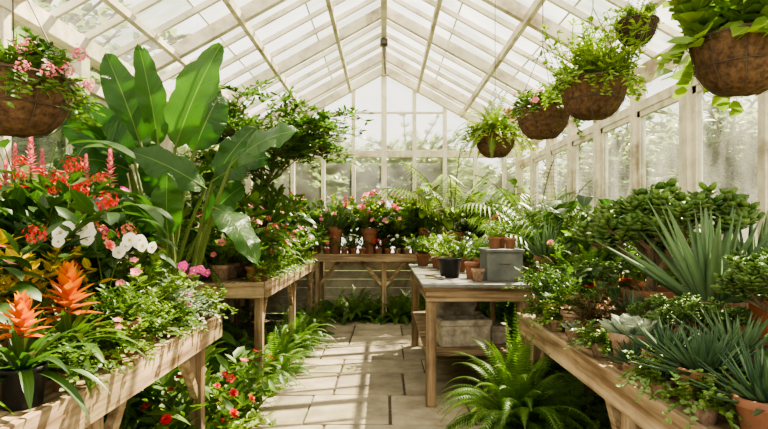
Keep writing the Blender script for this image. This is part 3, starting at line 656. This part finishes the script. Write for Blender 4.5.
# ------------------------------------------------------------ strelitzia
e=thing('bird_of_paradise_plant','tall giant bird of paradise with broad paddle leaves between the benches','bird of paradise plant',(-1.55,3.95,-.014))
def bleaf(A,Tp,Wd,N0,sag=.06,fold=.22,rnd=.5,stalk=.013):
    o=Vector((-1.55,3.95,0)); A=Vector(A)-o; Tp=Vector(Tp)-o; N0=Vector(N0).normalized(); mb=MB(); n=22
    mid=(A+Tp)/2+N0*sag+UP*sag*.6; rr=random.Random(int(abs(A.x*997+Tp.z*131)))
    pt=lambda t:A*(1-t)**2+mid*2*t*(1-t)+Tp*t*t
    for i in range(n+1):
        t=i/n; p=pt(t); d=(pt(min(1,t+.02))-pt(max(0,t-.02))).normalized(); sd=d.cross(N0).normalized(); nn=sd.cross(d)
        w=Wd*.5*max(.015,(math.sin(pi*t**.82)**.6 if 0<t<1 else 0)); wv=.018*math.sin(t*17+A.x*9)+.009*math.sin(t*41+A.z*7)
        for u in(-1,-.5,0,.5,1): mb.v.append(p+sd*(u*w)+nn*(abs(u)*fold*w-(.25*w*u*u)+wv*abs(u)*(1 if u>0 else -1)))
    for i in range(n):
        for j in range(4):
            a=i*5+j; mb.face((a,a+1,a+6,a+5),((j/4,i/n),((j+1)/4,i/n),((j+1)/4,(i+1)/n),(j/4,(i+1)/n)),0,rnd)
    root=Vector((rr.uniform(-.07,.07),rr.uniform(-.06,.06),0)); c=Vector((root.x*1.5+A.x*.15,root.y+A.y*.2,A.z*.6))
    mb.tube([root*(1-u)**2+c*2*u*(1-u)+A*u*u for u in[i/10 for i in range(11)]]+[pt(.15)],[.024-.0012*i for i in range(11)]+[.006],7,1)
    obj('leaf',mb.mesh('leaf',('banana','stem')),e)
bleaf((-1.73,3.9,2.02),(-2.0,3.95,2.67),.25,(.5,-1,.1),.05,fold=.5,rnd=.3)
bleaf((-1.60,3.9,2.0),(-1.70,3.8,2.69),.20,(.8,-1,.1),.05,fold=.5,rnd=.6)
bleaf((-1.48,3.9,1.98),(-1.14,3.85,2.70),.36,(-.3,-1,.15),.05,fold=.4,rnd=.9)
bleaf((-1.05,3.75,1.83),(-.54,3.6,2.05),.29,(-.2,-.8,.8),.08,rnd=.5)
bleaf((-1.76,3.8,1.83),(-2.15,3.6,2.28),.35,(.3,-1,.4),.04,fold=.4,rnd=.0)
bleaf((-1.25,4.1,1.8),(-.98,4.25,2.2),.25,(-.2,-1,.3),.05,rnd=.1)
bleaf((-1.38,3.5,1.37),(-1.36,3.45,1.76),.20,(.1,-1,.1),.03,rnd=1.)
bleaf((-1.13,3.65,1.55),(-.80,3.5,1.17),.22,(.3,-.6,.8),.1,rnd=.8)
bleaf((-1.66,3.6,1.79),(-2.05,3.4,1.80),.26,(.1,-.8,.8),.08,rnd=.2)
bleaf((-1.2,3.7,1.68),(-1.62,3.45,1.9),.25,(.1,-.9,.6),.05,rnd=.3)
bleaf((-1.9,4.2,1.9),(-2.1,4.5,2.3),.3,(.2,-1,.3),.05,rnd=.2)
bleaf((-1.45,4.2,2.0),(-1.3,4.4,2.5),.3,(.2,-1,.2),.05,rnd=.1)
bleaf((-1.5,3.6,1.3),(-1.75,3.3,1.62),.24,(.2,-1,.3),.05,rnd=.2)
bleaf((-1.85,3.9,1.6),(-2.15,3.8,1.95),.3,(.2,-1,.4),.05,rnd=.0)
bleaf((-1.3,4.0,1.45),(-1.0,3.95,1.72),.24,(-.1,-1,.4),.05,rnd=.1)
bleaf((-1.55,4.0,1.55),(-1.62,3.8,2.0),.28,(.1,-1,.3),.05,rnd=.1)
bleaf((-1.25,4.0,1.75),(-.8,3.9,1.92),.24,(-.1,-.9,.6),.05,rnd=.0)
# ------------------------------------------------------------ trees on benches
g_bush('ficus',101,17,1.08,1.1,.085,.034,12,4,.18,.7,('fig','bark'),.01,.22,sub=3)
e=P('potted_ficus_tree','tall airy weeping fig with small leaves in a clay pot','potted tree',-1.28,6.0,LR,'ficus','fig',.92,('o',.17,.26))
for c in e.children:
    if c.name.startswith('foliage'): c.location.z+=.72
obj('foliage',F['big0'],e,loc=(.05,-.05,.3),scale=(1.3,1.3,1.6),mat='mid')
mb=MB(); mb.tube([(0,0,.2),(.03,.01,.4),(-.01,0,.6),(0,0,1.0)],[.025,.02,.018,.016],7,0); obj('trunk',mb.mesh('trunk',('bark',)),e)
P('potted_palm','tall feathery palm in a terracotta pot on the gable bench','potted palm',1.05,8.45,BB,'palm0','light',1.3,('t',.16,.34))
P('potted_palm','dark feathery palm in a terracotta pot on the bench','potted palm',1.8,6.6,RR,'palm0','mid',1.1,('t',.15,.24))
P('potted_palm','small arching palm in a clay pot on the bench','potted palm',1.7,5.4,RR,'palm1','mid',1.15,('t',.13,.24))
P('potted_palm','dark green palm beside the side windows','potted palm',-2.0,5.1,LR,'palm1','dark',1.,('o',.14,.22))
# ------------------------------------------------------------ left front bench
P('potted_bromeliad','bromeliad with orange bract spike in a black pot','bromeliad',-1.08,1.64,LB,'brom0','dark',.85,('b',.07,.12),('spike_orange',1,.85),group='orange bromeliads')
P('potted_bromeliad','bromeliad with deep orange bract spike in a black pot','bromeliad',-1.13,1.97,LB,'brom1','mid',.9,('b',.085,.13),('spike_orange',1,1.0),group='orange bromeliads')
P('potted_plant','bushy green plant in a terracotta pot','potted plant',-1.1,2.28,LB,'med0','mid',.55,('t',.085,.15))
P('potted_bromeliad','bromeliad with pink coral bract spike','bromeliad',-1.36,2.4,LB,'brom0','dark',.8,('t',.085,.24),('spike_coral',1,1.2))
P('potted_croton','croton with bright yellow leaves','croton',-1.42,2.14,LB,'big0','croton',.75,('t',.1,.18))
P('potted_orchid','white moth orchid in a clay pot','orchid',-1.24,2.45,LB,'orchid0','dark',1.1,('t',.08,.17),('orch_white',14,1.),rot=0)
P('potted_begonia','cane begonia with red flowers and dark leaves','begonia',-1.65,2.75,LB,'huge1','dark',.85,('b',.12,.18),('cl_red',12,.9))
P('potted_begonia','flowering plant with pink and coral blooms','begonia',-1.42,2.65,LB,'big1','mid',.9,('t',.1,.16),('cl_coral',9,.9))
P('potted_orchid','magenta orchid in a clay pot','orchid',-1.14,3.08,LB,'orchid1','dark',.62,('t',.08,.13),('orch_mag',12,.8),rot=.3)
P('potted_plant','low mound of fine light green foliage','potted plant',-1.12,2.55,LB,'fine0','light',.7,('t',.08,.11))
P('potted_plant','low mound of fine green foliage in a clay pot','potted plant',-1.12,2.83,LB,'fine1','silver',.8,('t',.08,.11))
P('potted_plant','small leafy green plant in a clay pot','potted plant',-1.35,3.1,LB,'fine2','light',1.,('t',.1,.14))
P('potted_peace_lily','broad dark leaved plant in a black pot','foliage plant',-1.6,3.1,LB,'broad0','dark',1.2,('b',.11,.17))
P('potted_croton','croton with red and green leaves','croton',-1.85,3.0,LB,'big2','crotonred',1.1,('t',.11,.17))
P('potted_anthurium','anthurium with red spathes','anthurium',-1.95,2.68,LB,'huge0','mid',.75,('b',.12,.18),('anth_red',9,.8))
P('potted_plant','broad leaved green plant against the side wall','foliage plant',-2.02,3.15,LB,'huge0','dark',1.1,('b',.12,.18))
P('potted_dracaena','spiky narrow leaved dracaena','foliage plant',-1.72,2.12,LB,'drac0','mid',1.0,('t',.1,.15))
P('potted_dracaena','dark strappy dracaena in a clay pot','foliage plant',-1.5,2.5,LB,'drac1','dark',1.1,('t',.1,.3))
P('potted_dracaena','dark strappy dracaena with arching leaves','foliage plant',-1.3,2.02,LB,'drac0','dark',.85,('t',.08,.15))
P('potted_begonia','plant with pink flowers among green leaves','begonia',-1.36,1.8,LB,'broad2','dark',.75,('t',.09,.14),('fl_pink',10,1.))
P('potted_bromeliad','strappy green bromeliad with an orange spike','bromeliad',-1.13,1.3,LB,'brom1','mid',.8,('b',.085,.13),('spike_orange',1,.7),group='orange bromeliads')
P('potted_begonia','tall flowering shrub with upright pink flower spikes','begonia',-1.95,3.0,LB,'big0','mid',1.5,('t',.105,.16),('spike_pink',7,1.))
P('potted_plant','tall leafy shrub with dark leaves and double coral blooms','foliage plant',-1.75,2.5,LB,'big2','dark',1.45,('t',.1,.16),('db_coral',12,1.))
P('potted_begonia','tall leafy plant with loose red blossom heads','begonia',-1.55,2.35,LB,'big1','dark',1.35,('t',.1,.16),('cl_red',9,1.))
P('potted_plant','broad leaved dark plant with magenta flowers at the bench end','foliage plant',-1.5,2.85,LB,'broad2','dark',1.3,('t',.1,.16),('fl_mag',10,1.1))
P('potted_geranium','pink geranium between the orchids','flowering plant',-1.24,2.72,LB,'med1','light',.95,('t',.08,.13),('fl_pink',12,1.))
for i,y in enumerate([1.8,2.12,2.42,2.69,2.96,3.22]):
    P('trailing_plant','small trailing plant spilling over the bench edge','trailing plant',-1.045,y,LB+.001,'spill%d'%(i%2),['mid','light','mid','fern','silver','light'][i],.9,('t',.045,.07),('fl_mag',4,.7) if i==4 else (('fl_pink',4,.7) if i==1 else None),group='small trailing plants on the bench edge')
for i,(x,y,f,m,s,fl) in enumerate([(-1.2,2.5,'bigfern1','fern',.7,None),(-1.12,3.05,'big1','mid',1.1,('db_red',9,1.1)),(-1.4,2.9,'huge1','mid',.6,None),(-1.3,2.1,'fern0','fern',1.1,None),(-1.1,3.5,'med2','light',1.3,('db_red',8,1.)),(-1.05,3.85,'big0','mid',1.0,('fl_red',7,1.2)),(-1.25,4.2,'bigfern1','fern',.9,None),(-1.4,3.6,'big2','mid',1.4,None),(-1.2,4.85,'bigfern1','fern',.9,None),(-1.05,5.3,'bigfern1','fern',.85,None),(-1.15,5.9,'fern2','fern',1.4,None),(-1.02,6.4,'bigfern1','fern',.9,None),(-1.15,6.9,'fern0','fern',1.3,None),(-1.02,7.3,'bigfern1','fern',.85,None),(-1.02,7.9,'bigfern1','mid',.75,None),(-1.7,4.5,'broad1','dark',1.6,None),(-1.9,3.7,'big2','dark',1.5,None),(-1.75,5.4,'huge1','mid',.7,None),(-1.7,6.3,'huge1','mid',.7,None),(-1.6,2.2,'huge1','mid',.6,None)]):
    P('red_impatiens' if fl else 'ground_fern',('bushy plant with red flowers growing beneath the bench' if fl else 'leafy green fern growing from the soil under the bench'),'flowering plant' if fl else 'fern',x,y,-.014,f,m,s,None,fl,group=None if fl else 'ferns under the benches')
for i,x in enumerate([-.8,-.45,-.15,.2,.5,.8,1.1,1.5,1.9]):
    P('ground_fern','dark fern growing under the gable bench','fern',x,8.5-.1*(i%2),-.014,'bigfern1' if i%2 else 'fern%d'%(i%3),'mid' if i%2 else 'fern',1.05 if i%2 else 1.5,group='ferns under the benches')
for x,y in((1.9,4.6),(1.85,5.4),(1.85,6.3),(1.8,7.2),(1.5,3.3),(1.4,2.5),(1.3,3.95),(1.1,3.05),(1.6,4.3),(1.1,2.4)):
    P('ground_fern','leafy fern growing under the bench','fern',x,y,-.014,'bigfern1','fern',.75,group='ferns under the benches')
P('boston_fern','large lush boston fern on the paving by the bench','fern',.8,3.3,0,'bigfern0','fern',.74,('t',.16,.22),rot=.4,sz=1.15)
# fill
fill=[('potted_plant','bushy green leafy plant in a terracotta pot','potted plant','med','mid'),('potted_plant','fine leaved light green plant in a terracotta pot','potted plant','fine','light'),('potted_fern','small arching fern in a terracotta pot','fern','fern','fern'),('potted_plant','broad leaved dark green plant in a terracotta pot','foliage plant','broad','dark'),('potted_plant','upright leafy shrub in a terracotta pot','potted plant','big','mid'),('potted_plant','upright dark leafy plant in a terracotta pot','potted plant','big','dark')]
fls=[('fl_pink',12,1.3),('cl_red',8,.9),('cl_coral',8,.9),('db_pink',9,1.1),('db_red',8,.9),('fl_white',9,1.1)]
def fillrow(pts,z,smin,smax,group,pr=.09,flp=.5):
    for (x,y,sc) in pts:
        n,l,c,f,m=R.choice(fill); fl=R.choice(fls) if (R.random()<flp and f in('med','big','fine','broad')) else None
        if f=='fern' and sc>1.5: sc=1.4
        if fl: l={'fl_pink':'green plant with small pink flowers in a clay pot','cl_red':'geranium with red flower heads in a clay pot','cl_coral':'geranium with coral flower heads in a clay pot','db_pink':'plant with double pink blooms in a clay pot','db_red':'plant with red blooms in a clay pot','fl_white':'plant with small white flowers in a clay pot'}[fl[0]]; n='potted_flower'; c='flowering plant'
        s=R.uniform(smin,smax)*sc*{'med':1,'fine':1.1,'fern':.8,'broad':.85,'big':.8}[f]
        P(n,l,c,x,y,z,f+str(R.randrange(3)),m,s,('t' if R.random()<.6 else 'o',pr,pr*1.6),fl,group=group)
P('potted_plant','small green plant in a terracotta pot at the bench end','potted plant',-1.12,4.78,LR,'med1','mid',.8,('t',.085,.13))
P('potted_begonia','plant with coral red flowers near the bench edge','begonia',-1.15,5.1,LR,'broad1','mid',.85,('t',.09,.14),('cl_coral',9,.8))
fillrow([(-1.14,y,1.1) for y in(5.4,5.7,6.0,6.3,6.6,6.9,7.2,7.5,7.85)],LR,.8,1.1,'pot plants along the side bench',pr=.075,flp=.85)
fillrow([(-1.42,y,1.5) for y in(4.75,5.05,5.4,5.75,6.5,6.85,7.2,7.5,7.8)],LR,.9,1.2,'pot plants along the side bench',flp=.6)
fillrow([(-1.8,y,1.8) for y in(4.75,5.6,5.95,6.5,6.9,7.3,7.7)],LR,1.,1.4,'pot plants along the side bench',pr=.11,flp=.2)
for i,y in enumerate([4.7,5.0,5.3,5.65,6.0,6.5,7.0]):
    P('trailing_plant','small trailing plant spilling over the side bench edge','trailing plant',-1.04,y+.07,LR+.001,'spill%d'%(i%2),['light','mid','fern'][i%3],1.0,('t',.04,.06),group='small trailing plants on the bench edge')
fillrow([(x,8.31,.55) for x in(-1.02,-.87,-.6,-.46,-.33,-.08,.06,.2,.34,.48,.62,.76)],BB,.7,1.1,'small pots along the gable bench',pr=.06,flp=.4)
fillrow([(x,8.62,1.45) for x in(-1.5,-1.08,-.5,.02,.5,1.45,1.65)],BB,.9,1.4,'tall pots along the gable bench',pr=.09,flp=.7)
P('potted_agave','spiky agave in a terracotta pot','agave',-.75,8.42,BB,'agave0','agave',1.1,('t',.12,.42))
P('potted_pelargonium','tall pelargonium with pink flowers in a terracotta pot','flowering plant',-.22,8.44,BB,'big0','light',1.25,('t',.13,.4),('db_pink',18,2.1),sz=.95)
P('potted_shrub','leafy shrub with small pale flowers','flowering plant',.27,8.6,BB,'med1','light',2.1,('t',.12,.24),('fl_pink',20,1.7))
P('potted_dracaena','spiky dracaena in a clay pot on the gable bench','foliage plant',.62,8.46,BB,'drac1','mid',1.35,('t',.1,.4))
P('potted_plant','tall leafy plant with broad light leaves','foliage plant',.8,8.66,BB,'huge0','light',1.,('t',.12,.2))
P('potted_plant','bushy green plant against the gable windows','foliage plant',-1.25,8.65,BB,'big1','mid',1.6,('t',.13,.2),('db_pink',8,1.3))
P('potted_palm','small feathery palm near the corner','potted palm',-1.75,8.6,BB,'palm1','mid',.95,('t',.13,.2))
P('potted_plant','leafy tall green plant in the corner','foliage plant',1.85,8.6,BB,'huge0','mid',1.1,('t',.13,.2))
# right rear bench
fillrow([(1.6,y,1.15) for y in(4.25,4.6,4.95,5.3,5.65,6.0,6.4,6.8,7.4,7.8)],RR,.8,1.2,'leafy pots on the narrow bench',flp=.4)
fillrow([(1.93,y,1.5) for y in(4.3,4.75,5.2,5.9,6.3,7.1,7.5,7.9)],RR,.9,1.3,'leafy pots on the narrow bench',pr=.11,flp=.1)
P('potted_fern','bright green fern spilling over the bench edge','fern',1.5,4.5,RR+.001,'bigfern1','fern',.7,None)
P('potted_agave','spiky upright agave in a tall clay pot','agave',1.45,4.95,RR,'agave1','agave',.8,('t',.1,.28))
# right front bench
DX[0]=-.06
P('potted_plant','small bushy plant in a terracotta pot','potted plant',1.15,3.72,RB,'med0','mid',.75,('t',.09,.16))
P('potted_fern','small fern in a terracotta pot at the bench edge','fern',1.38,3.65,RB,'fern1','fern',.85,('t',.09,.15))
P('potted_plant','dark small leaved plant trailing from a clay pot','potted plant',1.15,3.4,RB,'fine0','dark',.95,('t',.09,.15))
P('potted_anthurium','anthurium with orange red spathe','anthurium',1.36,3.2,RB,'broad2','dark',.6,('t',.1,.16),('anth_red',4,.8))
P('potted_plant','small leaved plant in a terracotta pot','potted plant',1.15,3.1,RB,'med2','mid',.65,('o',.09,.15))
P('potted_plant','reddish green leafy succulent','succulent',1.14,2.79,RB,'fine2','burg',.8,('t',.085,.13))
P('potted_jade_plant','large rounded jade plant with dense fleshy round leaves','jade plant',1.6,3.15,RB,'jade0','jade',1.5,('t',.17,.26))
P('potted_jade_plant','jade plant in a terracotta bowl','jade plant',1.56,1.98,RB,'jade1','jade',.8,('w',.18,.18))
P('potted_agave','large grey green agave with upright pointed leaves','agave',1.58,2.55,RB,'agave0','agave',1.08,('o',.14,.28))
P('potted_aloe','spiky dark green aloe in a clay pot','aloe',1.35,2.88,RB,'aloe0','aloe',1.1,('t',.09,.15))
P('potted_aloe','upright aloe with toothed leaves','aloe',1.98,2.85,RB,'agave1','agave',1.0,('t',.13,.3))
P('potted_plant','leafy shrub by the side window','foliage plant',2.02,3.75,RB,'big1','mid',1.0,('t',.12,.18))
P('potted_echeveria','pale green rosette echeveria in a terracotta pot','succulent',1.13,2.38,RB,'ech0','ech',1.5,('o',.09,.16),rot=0)
P('potted_haworthia','dark spiky rosette succulent in a terracotta pot','succulent',1.14,2.1,RB,'aloe1','aloe',.95,('t',.085,.14))
P('potted_haworthia','dark green spiky haworthia in a terracotta pot','succulent',1.14,1.85,RB,'haw0','aloe',1.5,('t',.085,.14),group='spiky haworthias')
P('potted_haworthia','dark green spiky haworthia at the bench edge','succulent',1.17,1.6,RB,'haw1','aloe',1.4,('t',.085,.12),group='spiky haworthias')
P('potted_echeveria','small pale rosette succulent in a clay pot','succulent',1.32,2.62,RB,'ech1','ech',1.3,('t',.07,.16))
P('potted_succulent','small leafy succulent in a clay pot','succulent',1.36,2.27,RB,'jade1','jade',.5,('t',.08,.12))
P('potted_aloe','spotted aloe in a clay pot','aloe',1.36,2.02,RB,'aloe0','agave',1.2,('o',.09,.16))
P('potted_echeveria','green rosette succulent in a clay pot','succulent',1.37,1.75,RB,'ech0','jade',1.3,('t',.08,.16))
P('potted_agave','green agave by the side window','agave',1.98,2.4,RB,'agave0','agave',.8,('t',.13,.2))
P('potted_jade_plant','jade shrub with a woody stem','jade plant',1.42,1.5,RB,'jade0','jade',.6,('t',.1,.14))
P('potted_jade_plant','jade shrub beside the side window','jade plant',1.88,2.0,RB,'jade0','jade',.95,('t',.12,.18))
P('potted_jade_plant','smaller jade plant behind the rosettes','jade plant',1.38,3.45,RB,'jade1','jade',.6,('t',.1,.16))
P('potted_jade_plant','leafy low jade plant between the agave and rosettes','jade plant',1.33,2.47,RB,'jade1','jade',.45,('o',.06,.09))
for i,(x,y) in enumerate([(1.25,2.24),(1.26,1.98),(1.26,1.7),(1.24,2.95),(1.24,2.7),(1.24,3.25),(1.25,3.55),(1.23,2.53),(1.08,2.6),(1.08,2.95),(1.08,3.25),(1.07,2.24),(1.08,3.55),(1.06,1.98),(1.07,1.73)]):
    P('small_succulent','small fleshy succulent in a tiny clay pot','succulent',x,y,RB,['spill1','spill0','ech0','spill1','haw0','spill0','spill1','ech1','spill0','ech0','spill1','haw1','spill0','spill1','spill0'][i],['jade','jade','ech','burg','aloe','mid','fern','silver','jade','ech','light','aloe','mid','jade','jade'][i],.85,('o',.042,.07),group='tiny succulents between the larger pots')
DX[0]=0
# ------------------------------------------------------------ exterior trees
g_bush('tree0',201,14,2.6,.4,.15,.085,13,8,.08,.25,('pale','bark'),.06,.22,sub=5)
for x,y,s in((-4.8,13.5,1.1),(-1.5,12.6,1.15),(1.7,12.8,1.05),(5.0,13.2,1.1),(5.0,9.3,.95),(4.8,5.9,.9),(4.8,2.6,.9),(-5.0,9.6,1.1),(-4.9,6.0,1.15),(-4.9,2.6,.9)):
    e=thing('garden_tree','leafy green tree outside the greenhouse','tree',(x,y,-.12),R.uniform(0,6),'garden trees')
    obj('canopy',F['tree0'],e,loc=(0,0,.5*s),scale=s); mb=MB(); mb.tube([(0,0,0),(0,0,.8*s)],[.14*s,.1*s],8,0); obj('trunk',mb.mesh('trunk',('bark',)),e)
# ------------------------------------------------------------ light
w=bpy.data.worlds.new('world'); scene.world=w; w.use_nodes=True; nt=w.node_tree; nt.nodes.clear()
out=nt.nodes.new('ShaderNodeOutputWorld'); bg=nt.nodes.new('ShaderNodeBackground'); bg.inputs[0].default_value=(1,.96,.87,1); bg.inputs[1].default_value=1.85; nt.links.new(bg.outputs[0],out.inputs[0])
s=bpy.data.lights.new('sun','SUN'); s.energy=24; s.angle=.012; s.color=(1,.85,.64); so=bpy.data.objects.new('sun',s); COL.objects.link(so)
so.rotation_mode='QUATERNION'; so.rotation_quaternion=Vector((-.45,-.65,-1)).to_track_quat('-Z','Y')
cd=bpy.data.cameras.new('camera'); cam=bpy.data.objects.new('camera',cd); COL.objects.link(cam); cam.location=(0,0,1.4); cam.rotation_euler=(pi/2,0,0)
cd.sensor_width=36; cd.lens=36*550/768; cd.shift_y=13.5/768; cd.clip_start=.05
scene.camera=cam
scene.view_settings.look='AgX - Medium High Contrast'
scene.view_settings.exposure=0.3
